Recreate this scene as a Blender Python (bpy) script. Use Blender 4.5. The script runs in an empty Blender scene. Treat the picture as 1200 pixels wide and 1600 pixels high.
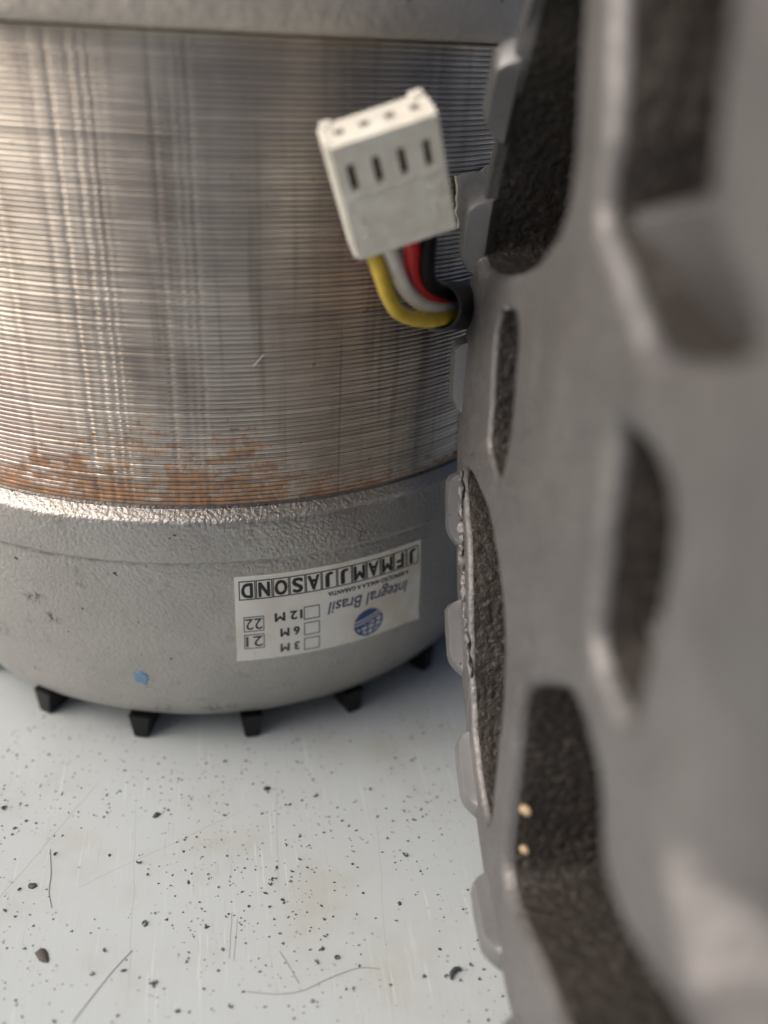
import bpy, bmesh, math, random
from mathutils import Vector, Matrix, noise
from mathutils.geometry import delaunay_2d_cdt

random.seed(7)
SC = bpy.context.scene
MM = 0.001                                   # everything below is written in millimetres
PI = math.pi

# ------------------------------------------------------------------ camera
cam_d = bpy.data.cameras.new('camera')
cam = bpy.data.objects.new('camera', cam_d)
SC.collection.objects.link(cam)
SC.camera = cam
cam_d.sensor_fit = 'VERTICAL'
cam_d.sensor_height = 24.0
cam_d.lens = 1390.7 / 1600.0 * 24.0
cam_d.clip_start = 0.0008
cam_d.clip_end = 20.0
CY, CP, CR = 0.20090122, 0.49814420, -0.05152487      # heading, downward pitch, roll
fwd = Vector((math.sin(CY) * math.cos(CP), math.cos(CY) * math.cos(CP), -math.sin(CP)))
rt0 = Vector((math.cos(CY), -math.sin(CY), 0))
dn0 = fwd.cross(rt0)
rt = math.cos(CR) * rt0 + math.sin(CR) * dn0
dn = -math.sin(CR) * rt0 + math.cos(CR) * dn0
M = Matrix((rt, -dn, -fwd)).transposed().to_4x4()
M.translation = Vector((0, -135.706, 85.587)) * MM
cam.matrix_world = M
cam_d.dof.use_dof = True
cam_d.dof.focus_distance = 0.100
cam_d.dof.aperture_fstop = 7.6

# ------------------------------------------------------------------ daylight
SUN_EL, SUN_AZ = math.radians(42), math.radians(-92)   # azimuth from -Y (towards the camera), negative = left
world = bpy.data.worlds.new('World')
SC.world = world
world.use_nodes = True
wn = world.node_tree
bg = wn.nodes['Background']
sky = wn.nodes.new('ShaderNodeTexSky')
sky.sky_type = 'NISHITA'
sky.sun_disc = False
sd = Vector((math.sin(SUN_AZ) * math.cos(SUN_EL), -math.cos(SUN_AZ) * math.cos(SUN_EL), math.sin(SUN_EL)))
sky.sun_elevation = SUN_EL
sky.sun_rotation = math.atan2(sd.x, sd.y)
sky.air_density = 0.6
sky.dust_density = 7.0
sky.ozone_density = 0.3
wn.links.new(sky.outputs[0], bg.inputs[0])
bg.inputs[1].default_value = 0.09
sun_d = bpy.data.lights.new('sun', 'SUN')
sun = bpy.data.objects.new('sun', sun_d)
SC.collection.objects.link(sun)
sun.rotation_euler = (-sd).to_track_quat('-Z', 'Y').to_euler()
sun_d.energy = 2.0
sun_d.angle = math.radians(70)
sun_d.color = (1.0, 0.93, 0.84)

SC.view_settings.view_transform = 'Standard'
SC.view_settings.look = 'None'
SC.view_settings.gamma = 1.0
SC.view_settings.exposure = 0.06
SC.cycles.max_bounces = 8

# ------------------------------------------------------------------ helpers
def link(o, parent=None):
    SC.collection.objects.link(o)
    if parent is not None:
        o.parent = parent
    return o

def tag(o, label=None, cat=None, group=None, kind=None):
    if label: o['label'] = label
    if cat: o['category'] = cat
    if group: o['group'] = group
    if kind: o['kind'] = kind
    return o

def thing(name, label, cat, loc=(0, 0, 0), group=None):
    o = bpy.data.objects.new(name, None)
    o.empty_display_size = 0.01
    link(o)
    o.location = Vector(loc) * MM
    return tag(o, label, cat, group)

def finish(bm, name, mats, smooth=35):
    bmesh.ops.scale(bm, vec=(MM, MM, MM), verts=bm.verts)
    me = bpy.data.meshes.new(name)
    bm.to_mesh(me); bm.free()
    for m in (mats if isinstance(mats, (list, tuple)) else [mats]):
        me.materials.append(m)
    if smooth:
        me.polygons.foreach_set('use_smooth', [True] * len(me.polygons))
        me.set_sharp_from_angle(angle=math.radians(smooth))
    return me

def obj(name, bm, mats, parent=None, smooth=35, loc=None):
    o = bpy.data.objects.new(name, finish(bm, name, mats, smooth))
    link(o, parent)
    if loc is not None: o.location = Vector(loc) * MM
    return o

def lathe(bm, prof, seg=256, close=False, mat=0, jitter=None):
    """prof: list of (r, z) from top to bottom or reverse; returns rings"""
    rings = []
    for r, z in prof:
        ring = []
        for i in range(seg):
            a = 2 * PI * i / seg
            rr = r + (jitter(a, r, z) if jitter else 0)
            ring.append(bm.verts.new((rr * math.sin(a), -rr * math.cos(a), z)))
        rings.append(ring)
    n = len(rings)
    for k in range(n if close else n - 1):
        A, B = rings[k], rings[(k + 1) % n]
        for i in range(seg):
            j = (i + 1) % seg
            f = bm.faces.new((A[i], A[j], B[j], B[i])); f.material_index = mat
    return rings

def box(bm, c, sx, sy, sz, ax=None, bevel=0, taper=1.0, mat=0):
    ax = ax or (Vector((1, 0, 0)), Vector((0, 1, 0)), Vector((0, 0, 1)))
    c = Vector(c); vs = []
    for k in (-1, 1):
        t = taper if k < 0 else 1.0
        for i, j in ((-1, -1), (1, -1), (1, 1), (-1, 1)):
            vs.append(bm.verts.new(c + ax[0] * i * sx / 2 * t + ax[1] * j * sy / 2 * t + ax[2] * k * sz / 2))
    fs = [bm.faces.new([vs[i] for i in q]) for q in
          ((3, 2, 1, 0), (4, 5, 6, 7), (0, 1, 5, 4), (1, 2, 6, 5), (2, 3, 7, 6), (3, 0, 4, 7))]
    for f in fs: f.material_index = mat
    if bevel:
        es = list({e for f in fs for e in f.edges})
        bmesh.ops.bevel(bm, geom=es, offset=bevel, segments=2, affect='EDGES', profile=0.6)
    return vs

def catmull(pts, n=8):
    P = [Vector(p) for p in pts]
    P = [P[0] * 2 - P[1]] + P + [P[-1] * 2 - P[-2]]
    out = []
    for i in range(1, len(P) - 2):
        for k in range(n):
            t = k / n
            a, b, c, d = P[i - 1:i + 3]
            out.append(0.5 * ((2 * b) + (c - a) * t + (2 * a - 5 * b + 4 * c - d) * t * t + (3 * b - a - 3 * c + d) * t ** 3))
    out.append(P[-2])
    return out

def tube(bm, pts, r, seg=16, cap=True, rfun=None, hollow=0):
    rings, prev = [], None
    for i, p in enumerate(pts):
        t = (pts[min(i + 1, len(pts) - 1)] - pts[max(i - 1, 0)]).normalized()
        if prev is None:
            up = Vector((0, 0, 1)) if abs(t.z) < 0.9 else Vector((1, 0, 0))
            x = t.cross(up).normalized()
        else:
            x = (prev - t * prev.dot(t)).normalized()
        prev = x
        y = t.cross(x)
        rr = r * (rfun(i / (len(pts) - 1)) if rfun else 1)
        rings.append([bm.verts.new(p + (x * math.cos(2 * PI * k / seg) + y * math.sin(2 * PI * k / seg)) * rr) for k in range(seg)])
    for A, B in zip(rings, rings[1:]):
        for i in range(seg):
            j = (i + 1) % seg
            bm.faces.new((A[i], A[j], B[j], B[i]))
    if cap:
        bm.faces.new(rings[0][::-1]); bm.faces.new(rings[-1])
    return rings

# ------------------------------------------------------------------ materials
class Mat:
    def __init__(s, name):
        s.m = bpy.data.materials.new(name); s.m.use_nodes = True
        s.nt = s.m.node_tree; s.p = s.nt.nodes['Principled BSDF']
        s.pos = s.n('ShaderNodeNewGeometry').outputs['Position']
    def n(s, t, **kw):
        nd = s.nt.nodes.new(t)
        for k, v in kw.items(): setattr(nd, k, v)
        return nd
    def l(s, a, b): s.nt.links.new(a, b)
    def put(s, sock, v):
        if hasattr(v, 'is_output') or isinstance(v, bpy.types.NodeSocket): s.l(v, sock)
        else: sock.default_value = v
    def coord(s, scale=(1, 1, 1), off=(0, 0, 0), rot=(0, 0, 0), src=None):
        mp = s.n('ShaderNodeMapping'); s.l(src or s.pos, mp.inputs[0])
        mp.inputs['Scale'].default_value = scale; mp.inputs['Location'].default_value = off
        mp.inputs['Rotation'].default_value = rot
        return mp.outputs[0]
    def noise(s, scale, detail=3, rough=0.55, co=None, dist=0.0):
        nd = s.n('ShaderNodeTexNoise'); s.l(co or s.pos, nd.inputs['Vector'])
        nd.inputs['Scale'].default_value = scale; nd.inputs['Detail'].default_value = detail
        nd.inputs['Roughness'].default_value = rough; nd.inputs['Distortion'].default_value = dist
        return nd.outputs['Fac']
    def vor(s, scale, co=None, feature='F1', out='Distance'):
        nd = s.n('ShaderNodeTexVoronoi'); s.l(co or s.pos, nd.inputs['Vector'])
        nd.feature = feature; nd.inputs['Scale'].default_value = scale
        return nd.outputs[out]
    def ramp(s, v, lo, hi, a=0.0, b=1.0):
        nd = s.n('ShaderNodeMapRange'); nd.interpolation_type = 'SMOOTHSTEP'
        s.l(v, nd.inputs[0])
        for i, x in enumerate((lo, hi, a, b)): nd.inputs[i + 1].default_value = x
        return nd.outputs[0]
    def math(s, op, a, b=0.0, c=0.0):
        nd = s.n('ShaderNodeMath', operation=op)
        s.put(nd.inputs[0], a); s.put(nd.inputs[1], b); s.put(nd.inputs[2], c)
        return nd.outputs[0]
    def mix(s, fac, a, b):
        nd = s.n('ShaderNodeMix', data_type='RGBA')
        s.put(nd.inputs[0], fac)
        for sock, v in ((nd.inputs[6], a), (nd.inputs[7], b)):
            if isinstance(v, tuple): sock.default_value = (*v[:3], 1)
            else: s.l(v, sock)
        return nd.outputs[2]
    def xyz(s):
        nd = s.n('ShaderNodeSeparateXYZ'); s.l(s.pos, nd.inputs[0]); return nd.outputs
    def blob(s, c, r, soft=0.6, ns=900, na=0.5):
        """mask round a point, edge broken up by noise; c, r in mm"""
        nd = s.n('ShaderNodeVectorMath', operation='DISTANCE')
        s.l(s.pos, nd.inputs[0]); nd.inputs[1].default_value = [v * MM for v in c]
        nz = s.math('MULTIPLY_ADD', s.noise(ns, 3), na * r * MM * 2, -na * r * MM)
        return s.ramp(s.math('ADD', nd.outputs['Value'], nz), r * MM * (1 - soft), r * MM, 1, 0)
    def bump(s, h, dist, strength=1.0, nxt=None):
        nd = s.n('ShaderNodeBump'); s.l(h, nd.inputs['Height'])
        nd.inputs['Distance'].default_value = dist * MM; nd.inputs['Strength'].default_value = strength
        if nxt is not None: s.l(nxt, nd.inputs['Normal'])
        s.l(nd.outputs[0], s.p.inputs['Normal'])
        return nd.outputs[0]
    def set(s, col=None, rough=None, metal=None, **kw):
        for k, v in (('Base Color', col), ('Roughness', rough), ('Metallic', metal)):
            if v is None: continue
            if isinstance(v, tuple): s.p.inputs[k].default_value = (*v[:3], 1)
            else: s.put(s.p.inputs[k], v)
        for k, v in kw.items(): s.put(s.p.inputs[k], v)
        return s

def plain(name, col, rough=0.5, metal=0.0, **kw):
    m = Mat(name); 
    v = m.ramp(m.noise(700, 4), 0.3, 0.7)
    m.set(m.mix(v, tuple(c * 0.9 for c in col), tuple(min(1, c * 1.06) for c in col)), rough, metal, **kw)
    return m.m

BZ = 38.0                                    # height of the joint between stator and lower bell above the bench

def mat_cast(name, base, dirt, wear_z=None, rough=(0.36, 0.55), grain=0.06, metal=0.85, extra=None, gs=1.0):
    m = Mat(name)
    g1 = m.noise(2300 * gs, 3, 0.6)
    g2 = m.vor(1900 * gs)
    big = m.noise(70, 4, 0.6)
    col = m.mix(m.ramp(big, 0.35, 0.68), base, tuple(c * 0.86 for c in base))
    col = m.mix(m.math('MULTIPLY', m.ramp(m.noise(320, 5, 0.7), 0.56, 0.75), 0.4), col, dirt)
    col = m.mix(m.ramp(g1, 0.62, 0.8, 0, 0.35), col, tuple(min(1, c * 1.5) for c in base))
    col = m.mix(m.ramp(m.noise(900, 2, 0.5), 0.72, 0.76, 0, 0.8), col, tuple(c * 0.25 for c in dirt))
    r = m.ramp(m.noise(1500, 3), 0.3, 0.7, rough[0], rough[1])
    met = metal
    if extra: col, r, met = extra(m, col, r, met)
    m.set(col, r, met)
    h = m.math('ADD', m.math('MULTIPLY', g1, 1.0), m.math('MULTIPLY', g2, -0.5))
    b0 = m.bump(m.noise(260, 3), 0.05, 0.6)
    m.bump(h, grain, 1.0, b0)
    return m.m

def bell_extra(m, col, r, met):
    z = m.xyz()[2]
    # worn bright metal along the upper ridge of the bell
    d = m.math('ABSOLUTE', m.math('SUBTRACT', z, (BZ - 1.3) * MM))
    d = m.math('ADD', d, m.math('MULTIPLY_ADD', m.noise(420, 4, 0.65), 1.5 * MM, -0.66 * MM))
    w = m.ramp(d, -0.25 * MM, 0.2 * MM, 0.7, 0)
    col = m.mix(w, col, (0.86, 0.85, 0.83))
    # dirt caught in the step below the flange
    s = m.math('ABSOLUTE', m.math('SUBTRACT', z, (BZ - 6.85) * MM))
    sn = m.math('MULTIPLY', m.ramp(s, 0.05 * MM, 0.45 * MM, 1, 0), m.ramp(m.noise(500, 4, 0.7), 0.38, 0.62))
    col = m.mix(m.math('MULTIPLY', sn, 0.4), col, (0.05, 0.045, 0.04))
    # scuffs
    for th, zz, rad, cc, k in ((-28.7, -14.1, 1.7, (0.06, 0.03, 0.02), 0.9), (-25.8, -16.7, 1.5, (0.07, 0.035, 0.02), 0.8), (-37, -21.5, 1.8, (0.05, 0.05, 0.055), 0.5),
                               (-3.9, -31.0, 1.8, (0.03, 0.03, 0.03), 0.9), (-0.5, -31.0, 1.5, (0.03, 0.03, 0.03), 0.9), (-11.5, -31.3, 1.7, (0.06, 0.055, 0.05), 0.6), (19.1, -5.4, 1.2, (0.2, 0.1, 0.05), 0.8)):
        rr = 48.5 if zz > -7 else 48.5 - 0.0075 * (zz + 6) ** 2
        c = (rr * math.sin(math.radians(th)), -rr * math.cos(math.radians(th)), BZ + zz)
        b = m.math('MULTIPLY', m.blob(c, rad, 0.8, 800, 0.9), m.ramp(m.noise(1400, 4, 0.75), 0.46, 0.58))
        col = m.mix(m.math('MULTIPLY', b, k), col, cc)
    return col, r, m.math('MULTIPLY_ADD', sn, -0.5, met)

M_BELL = mat_cast('cast_aluminium_grainy', (0.47, 0.455, 0.435), (0.17, 0.155, 0.145), extra=bell_extra, rough=(0.34, 0.5), grain=0.14, metal=0.92)
M_TOP = mat_cast('cast_aluminium_upper', (0.70, 0.645, 0.565), (0.30, 0.27, 0.235), grain=0.25, gs=0.45, rough=(0.5, 0.66), metal=0.25)
def shield_extra(m, col, r, met):
    # bare nicks and rubbed patches
    nick = m.ramp(m.vor(85), 0.05, 0.075, 1, 0)
    col = m.mix(m.math('MULTIPLY', nick, m.ramp(m.noise(40, 2), 0.5, 0.56)), col, (0.9, 0.9, 0.92))
    col = m.mix(m.ramp(m.noise(130, 5, 0.7), 0.50, 0.70, 0, 0.5), col, (0.17, 0.16, 0.155))
    col = m.mix(m.ramp(m.noise(48, 5, 0.65), 0.46, 0.66, 0, 0.65), col, (0.17, 0.165, 0.168))
    col = m.mix(m.ramp(m.noise(1, 4, 0.6, m.coord((60, 700, 60))), 0.6, 0.75, 0, 0.3), col, (0.5, 0.49, 0.48))
    return col, r, met
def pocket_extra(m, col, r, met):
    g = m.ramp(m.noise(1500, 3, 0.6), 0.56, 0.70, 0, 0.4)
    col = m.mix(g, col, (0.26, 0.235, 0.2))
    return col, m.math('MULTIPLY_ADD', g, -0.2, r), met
M_SHIELD = mat_cast('cast_aluminium_dull', (0.245, 0.24, 0.242), (0.08, 0.11, 0.105), rough=(0.48, 0.66), grain=0.08, metal=0.75, extra=shield_extra)
M_POCKET = mat_cast('cast_aluminium_rough_shaded', (0.06, 0.053, 0.048), (0.03, 0.025, 0.02), rough=(0.5, 0.75), grain=0.3, metal=0.4, gs=0.55, extra=pocket_extra)  # rough cast grain; the near-black base paints in the shade inside the openings
M_LUG = mat_cast('cast_aluminium_smooth', (0.34, 0.342, 0.35), (0.17, 0.17, 0.17), rough=(0.5, 0.6), grain=0.012)

def mat_lam():
    m = Mat('lamination_steel')
    X, Y, Z = m.xyz()
    ang = m.math('ARCTAN2', X, m.math('MULTIPLY', Y, -1.0))          # round the stator
    # coordinates unrolled: arc length along, stretched noise makes streaks along each sheet
    comb = m.n('ShaderNodeCombineXYZ')
    m.l(m.math('MULTIPLY', ang, 46.8 * MM), comb.inputs[0]); m.l(Z, comb.inputs[1])
    uv = comb.outputs[0]
    streak = m.noise(1, 4, 0.6, m.coord((260, 2600, 1), src=uv))
    vert = m.noise(1, 3, 0.55, m.coord((520, 25, 1), src=uv))
    big = m.noise(95, 4, 0.6, uv)
    col = m.mix(m.ramp(big, 0.35, 0.7), (0.76, 0.70, 0.62), (0.60, 0.54, 0.48))
    col = m.mix(m.ramp(vert, 0.5, 0.75, 0, 0.55), col, (0.30, 0.255, 0.225))
    col = m.mix(m.ramp(streak, 0.55, 0.8, 0, 0.4), col, (0.64, 0.61, 0.57))
    # dark oily patches
    col = m.mix(m.ramp(m.noise(60, 3, 0.6, m.coord((1, 0.6, 1), (0.03, 0.02, 0), src=uv)), 0.56, 0.74, 0, 0.5), col, (0.16, 0.115, 0.105))
    # rust: band above the lower joint, thickest at front left, plus scattered specks
    h = m.math('SUBTRACT', Z, BZ * MM)
    sheet = m.math('FLOOR', m.math('DIVIDE', h, 0.5 * MM))
    cs = m.n('ShaderNodeCombineXYZ')
    m.l(m.math('MULTIPLY', ang, 46.8 * MM), cs.inputs[0]); m.l(m.math('MULTIPLY', sheet, 0.5 * MM), cs.inputs[1]); m.l(m.math('MULTIPLY', sheet, 0.00013), cs.inputs[2])
    uq = cs.outputs[0]
    az = m.math('ABSOLUTE', m.math('SUBTRACT', ang, math.radians(-9)))
    reach = m.ramp(az, math.radians(6), math.radians(32), 13.5 * MM, 2.5 * MM)
    lo = m.math('DIVIDE', h, reach)
    rn = m.math('ADD', m.math('MULTIPLY', m.noise(1, 5, 0.72, m.coord((330, 2300, 900), src=uq)), 0.62), m.math('MULTIPLY', m.noise(170, 4, 0.6, uv), 0.38))
    rs = m.math('ADD', rn, m.math('MULTIPLY', streak, 0.35))
    rust = m.math('SUBTRACT', rs, m.math('MULTIPLY', lo, 0.22))
    rust = m.ramp(rust, 0.53, 0.67)
    speck = m.ramp(m.noise(1, 3, 0.5, m.coord((640, 900, 1), (0.3, 0.1, 0), src=uv)), 0.685, 0.74)
    wide = m.ramp(h, 0.0, 46 * MM, 0.95, 0.35)
    speck = m.math('MULTIPLY', speck, wide)
    rc = m.mix(m.ramp(m.noise(900, 3), 0.35, 0.7), (0.50, 0.225, 0.06), (0.20, 0.095, 0.045))
    rc = m.mix(m.ramp(m.noise(1500, 2), 0.6, 0.75), rc, (0.42, 0.2, 0.06))
    allr = m.math('MAXIMUM', m.math('MULTIPLY', rust, 0.72), speck)
    # violet heat tint low on the left
    tint = m.math('MULTIPLY', m.ramp(ang, math.radians(-12), math.radians(-30)), m.ramp(h, 26 * MM, 12 * MM))
    col = m.mix(m.math('MULTIPLY', tint, 0.45), col, (0.40, 0.31, 0.33))
    col = m.mix(allr, col, rc)
    # seam where the stack is keyed
    sa = m.math('ABSOLUTE', m.math('SUBTRACT', ang, math.radians(16.09)))
    seam = m.math('MULTIPLY', m.ramp(sa, math.radians(0.06), math.radians(0.2), 0.3, 0), m.ramp(h, 24 * MM, 15 * MM))
    col = m.mix(seam, col, (0.10, 0.05, 0.03))
    oi = m.n('ShaderNodeObjectInfo')
    col = m.mix(m.ramp(oi.outputs['Random'], 0.0, 1.0, 0.0, 0.25), col, (0.22, 0.2, 0.185))
    met = m.math('MULTIPLY_ADD', allr, -0.8, 0.95)
    rr = m.ramp(m.noise(1, 3, 0.6, m.coord((300, 2000, 1), src=uv)), 0.3, 0.7, 0.33, 0.47)
    rr = m.math('MULTIPLY_ADD', allr, 0.35, rr)
    m.set(col, rr, met)
    m.bump(m.noise(1, 4, 0.65, m.coord((1600, 3500, 1), src=uv)), 0.03, 0.8)
    return m.m
M_LAM = mat_lam()

def mat_bench():
    m = Mat('pale_painted_bench')
    n1 = m.noise(14, 5, 0.6); n2 = m.noise(55, 4, 0.65)
    col = m.mix(m.ramp(n1, 0.35, 0.7), (0.53, 0.585, 0.612), (0.50, 0.545, 0.56))
    col = m.mix(m.ramp(n2, 0.48, 0.75, 0, 0.6), col, (0.43, 0.43, 0.385))
    # fine rubbed-in scratches, mostly along one direction
    s1 = m.noise(1, 4, 0.7, m.coord((2600, 120, 1), rot=(0, 0, math.radians(-14))))
    s2 = m.noise(1, 4, 0.7, m.coord((1800, 90, 1), rot=(0, 0, math.radians(55))))
    s3 = m.noise(1, 4, 0.7, m.coord((2200, 70, 1), rot=(0, 0, math.radians(12))))
    sc = m.math('MAXIMUM', m.ramp(s1, 0.60, 0.72), m.math('MAXIMUM', m.ramp(s2, 0.66, 0.75, 0, 0.7), m.ramp(s3, 0.64, 0.74, 0, 0.8)))
    pat = m.ramp(m.noise(90, 3), 0.35, 0.6)
    sc = m.math('MULTIPLY', sc, pat)
    col = m.mix(m.math('MULTIPLY', sc, 0.5), col, (0.34, 0.345, 0.33))
    s4 = m.noise(1, 3, 0.7, m.coord((2400, 60, 1), (0.2, 0.7, 0), (0, 0, math.radians(-6))))
    col = m.mix(m.ramp(s4, 0.60, 0.72, 0, 0.6), col, (0.70, 0.76, 0.76))
    # ground-in grime dots
    dots = m.math('MULTIPLY', m.ramp(m.vor(850), 0.10, 0.2, 1, 0), m.ramp(m.noise(300, 2), 0.5, 0.62))
    col = m.mix(m.math('MULTIPLY', dots, 0.55), col, (0.20, 0.21, 0.20))
    # a few longer single scratches
    X, Y, Z = m.xyz()
    for (ax, ay), (bx, by), wd, k in (((-19.0, -64.8), (1.0, -55.5), 0.07, 0.35), ((-11.6, -78.8), (-12.4, -52.6), 0.08, 0.25),
                                      ((13.9, -84.4), (16.6, -58.6), 0.07, 0.25), ((-1.2, -69.8), (-1.6, -75.7), 0.08, 0.8),
                                      ((-0.6, -70.7), (-1.2, -76.0), 0.08, 0.8), ((-27, -66), (-17, -48), 0.12, 0.3), ((4, -68), (5, -50), 0.1, 0.3)):
        L = math.hypot(bx - ax, by - ay); ux, uy = (bx - ax) / L, (by - ay) / L
        t = m.math('ADD', m.math('MULTIPLY', X, ux), m.math('MULTIPLY_ADD', Y, uy, -(ax * ux + ay * uy) * MM))
        q = m.math('ADD', m.math('MULTIPLY', X, -uy), m.math('MULTIPLY_ADD', Y, ux, (ax * uy - ay * ux) * MM))
        q = m.math('ADD', q, m.math('MULTIPLY_ADD', m.noise(160, 2), 0.8 * MM, -0.4 * MM))
        k1 = m.ramp(m.math('ABSOLUTE', q), wd * 0.4 * MM, wd * MM, 1, 0)
        tt = m.math('ABSOLUTE', m.math('SUBTRACT', t, L / 2 * MM))
        k2 = m.ramp(tt, L * 0.40 * MM, L * 0.52 * MM, 1, 0)
        col = m.mix(m.math('MULTIPLY', m.math('MULTIPLY', k1, k2), k), col, (0.26, 0.265, 0.25))
    m.set(col, m.ramp(n2, 0.3, 0.7, 0.34, 0.5), 0.0)
    h = m.math('SUBTRACT', m.noise(500, 4), m.math('MULTIPLY', sc, 0.6))
    m.bump(h, 0.02, 0.6)
    return m.m
M_BENCH = mat_bench()

M_BLACK = plain('black_plastic', (0.012, 0.012, 0.013), 0.42, **{'Specular IOR Level': 0.3})
M_CHIP = plain('dark_metal_chip', (0.085, 0.092, 0.10), 0.5, 0.3)
M_CHIP2 = plain('brown_chip', (0.10, 0.088, 0.085), 0.6, 0.1)
M_HAIR = plain('grey_fibre', (0.33, 0.325, 0.3), 0.6)
M_NYLON = plain('ivory_nylon', (0.97, 0.93, 0.83), 0.38, 0.0, **{'Subsurface Weight': 0.15, 'Subsurface Radius': (0.001, 0.0008, 0.0005)})
M_SLOT = plain('slot_brown', (0.16, 0.115, 0.085), 0.6)
M_YEL = plain('yellow_insulation', (0.72, 0.52, 0.06), 0.36)
M_WHI = plain('white_insulation', (0.82, 0.79, 0.73), 0.38)
M_RED = plain('red_insulation', (0.58, 0.018, 0.02), 0.38)
M_BLK = plain('black_insulation', (0.006, 0.006, 0.007), 0.5, **{'Specular IOR Level': 0.2})
M_SLEEVE = plain('black_sleeve', (0.01, 0.011, 0.013), 0.42)
M_INK = plain('black_ink', (0.02, 0.02, 0.022), 0.5)
M_INKG = plain('grey_ink', (0.07, 0.075, 0.085), 0.5)
M_BLUE = plain('blue_ink', (0.025, 0.07, 0.26), 0.45)
M_NAVY = plain('navy_ink', (0.045, 0.055, 0.15), 0.45)
M_PAINT = plain('blue_paint', (0.19, 0.33, 0.50), 0.5)
M_SLIVER = plain('bright_sliver', (0.85, 0.84, 0.8), 0.3, 0.6)
M_GRIT = plain('tan_grit', (0.5, 0.38, 0.24), 0.6)
M_SHAFT = plain('steel_shaft', (0.5, 0.5, 0.5), 0.3, 1.0)

def mat_sticker():
    m = Mat('sticker_paper')
    col = m.mix(m.ramp(m.noise(160, 4, 0.6), 0.4, 0.72), (0.84, 0.83, 0.79), (0.76, 0.73, 0.66))
    col = m.mix(m.math('MULTIPLY', m.ramp(m.xyz()[0], 8 * MM, 20 * MM), m.ramp(m.noise(210, 5, 0.65), 0.38, 0.66, 0, 0.75)), col, (0.66, 0.60, 0.48))
    col = m.mix(m.ramp(m.noise(1300, 3), 0.68, 0.78, 0, 0.5), col, (0.34, 0.3, 0.25))
    m.set(col, 0.42)
    m.bump(m.noise(400, 3), 0.015, 0.5)
    return m.m
M_STICK = mat_sticker()

def mat_tape():
    m = Mat('masking_tape')
    cr = m.noise(900, 4, 0.7)
    col = m.mix(m.ramp(cr, 0.35, 0.7), (0.90, 0.84, 0.70), (0.78, 0.71, 0.56))
    m.set(col, 0.7); m.bump(cr, 0.15, 1.0)
    return m.m
M_TAPE = mat_tape()

# ------------------------------------------------------------------ bench
bm = bmesh.new()
box(bm, (60, 60, -15.0), 1100, 800, 30.0, bevel=2.0)
bench = obj('bench_top', bm, M_BENCH)
tag(bench, kind='structure')

# ------------------------------------------------------------------ standing motor
R_ST = 46.78
H_ST = 46.5
motor = thing('electric_motor', 'upright motor with rust-streaked steel stack and white month sticker on its grey lower end', 'motor')

# lower cast end bell: (radius, height) from the joint down to its underside
BELL = [(41.0, -0.1), (46.2, -0.1), (46.35, -0.55), (46.6, -0.5), (46.95, -0.28), (48.1, -0.95), (48.36, -1.12), (48.5, -1.4), (48.55, -2.2), (48.55, -6.1), (48.48, -6.45), (48.2, -6.65),
        (48.12, -6.95), (48.18, -7.4), (48.05, -10), (47.8, -14), (47.35, -18), (46.75, -22), (45.9, -26.0), (45.2, -28.6),
        (44.45, -30.9), (43.6, -32.6), (42.5, -33.7), (41.2, -34.25), (38.0, -34.4), (14.0, -34.4)]
def bell_r(z):
    for (r0, z0), (r1, z1) in zip(BELL[1:], BELL[2:]):
        if z1 <= z <= z0 and z1 != z0:
            return r0 + (r1 - r0) * (z - z0) / (z1 - z0)
    return BELL[8][0]
def wob(a, r, z):
    return 0.10 * noise.noise(Vector((math.sin(a) * 7, math.cos(a) * 7, z * 0.35))) + 0.05 * noise.noise(Vector((math.sin(a) * 25, math.cos(a) * 25, z)))
bm = bmesh.new()
prof = []
for (r0, z0), (r1, z1) in zip(BELL, BELL[1:]):
    n = max(1, int(math.hypot(r1 - r0, z1 - z0) / 1.5))
    for k in range(n): prof.append((r0 + (r1 - r0) * k / n, z0 + (z1 - z0) * k / n + BZ))
prof.append((BELL[-1][0], BELL[-1][1] + BZ))
lathe(bm, prof[::-1], 320, jitter=wob)
lower_bell = obj('end_bell', bm, M_BELL, motor, smooth=50)
tag(lower_bell, 'grey grainy cast end bell carrying the sticker')

# stator stack: one sheet per object, all sharing one mesh
NOTCH = []
for c, w, d in ((-27.5, .25, .07), (-25.2, .28, .08), (-19.1, .2, .06), (-17.06, .3, .11), (-14.6, .22, .08), (-13.4, .2, .09), (-12.4, .2, .10), (-11.5, .2, .08),
                (-6.0, .2, .08), (-4.1, .2, .08), (-3.1, .2, .08), (-2.05, .2, .09), (16.09, .2, .08), (27.0, .2, .08), (29, .2, .08)):
    NOTCH.append((math.radians(c), math.radians(w), d))
for k in range(30):
    NOTCH.append((math.radians(38 + k * 9.6), math.radians(0.2), 0.09))
def notch_r(a):
    a = (a + PI) % (2 * PI) - PI
    v = 0
    for c, w, d in NOTCH:
        c = (c + PI) % (2 * PI) - PI
        t = abs(a - c) / w
        if t < 1: v -= d * (1 - t * t)
    return v
LAM_T = 0.5
bm = bmesh.new()
SEG = 1080
def lam_j(a, r, z):
    return (notch_r(a) + 0.003 * noise.noise(Vector((math.sin(a) * 30, math.cos(a) * 30, 0)))) if r > 38 else 0
lathe(bm, [(40.0, 0.02), (R_ST - 0.20, 0.005), (R_ST - 0.08, 0.035), (R_ST - 0.02, 0.09), (R_ST, 0.18), (R_ST - 0.01, 0.28), (R_ST - 0.035, 0.37), (R_ST - 0.085, 0.45), (R_ST - 0.2, LAM_T - 0.005), (40.0, LAM_T - 0.02)],
      SEG, jitter=lam_j)
bmesh.ops.recalc_face_normals(bm, faces=bm.faces)
lam_me = finish(bm, 'lamination', M_LAM, 50)
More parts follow.
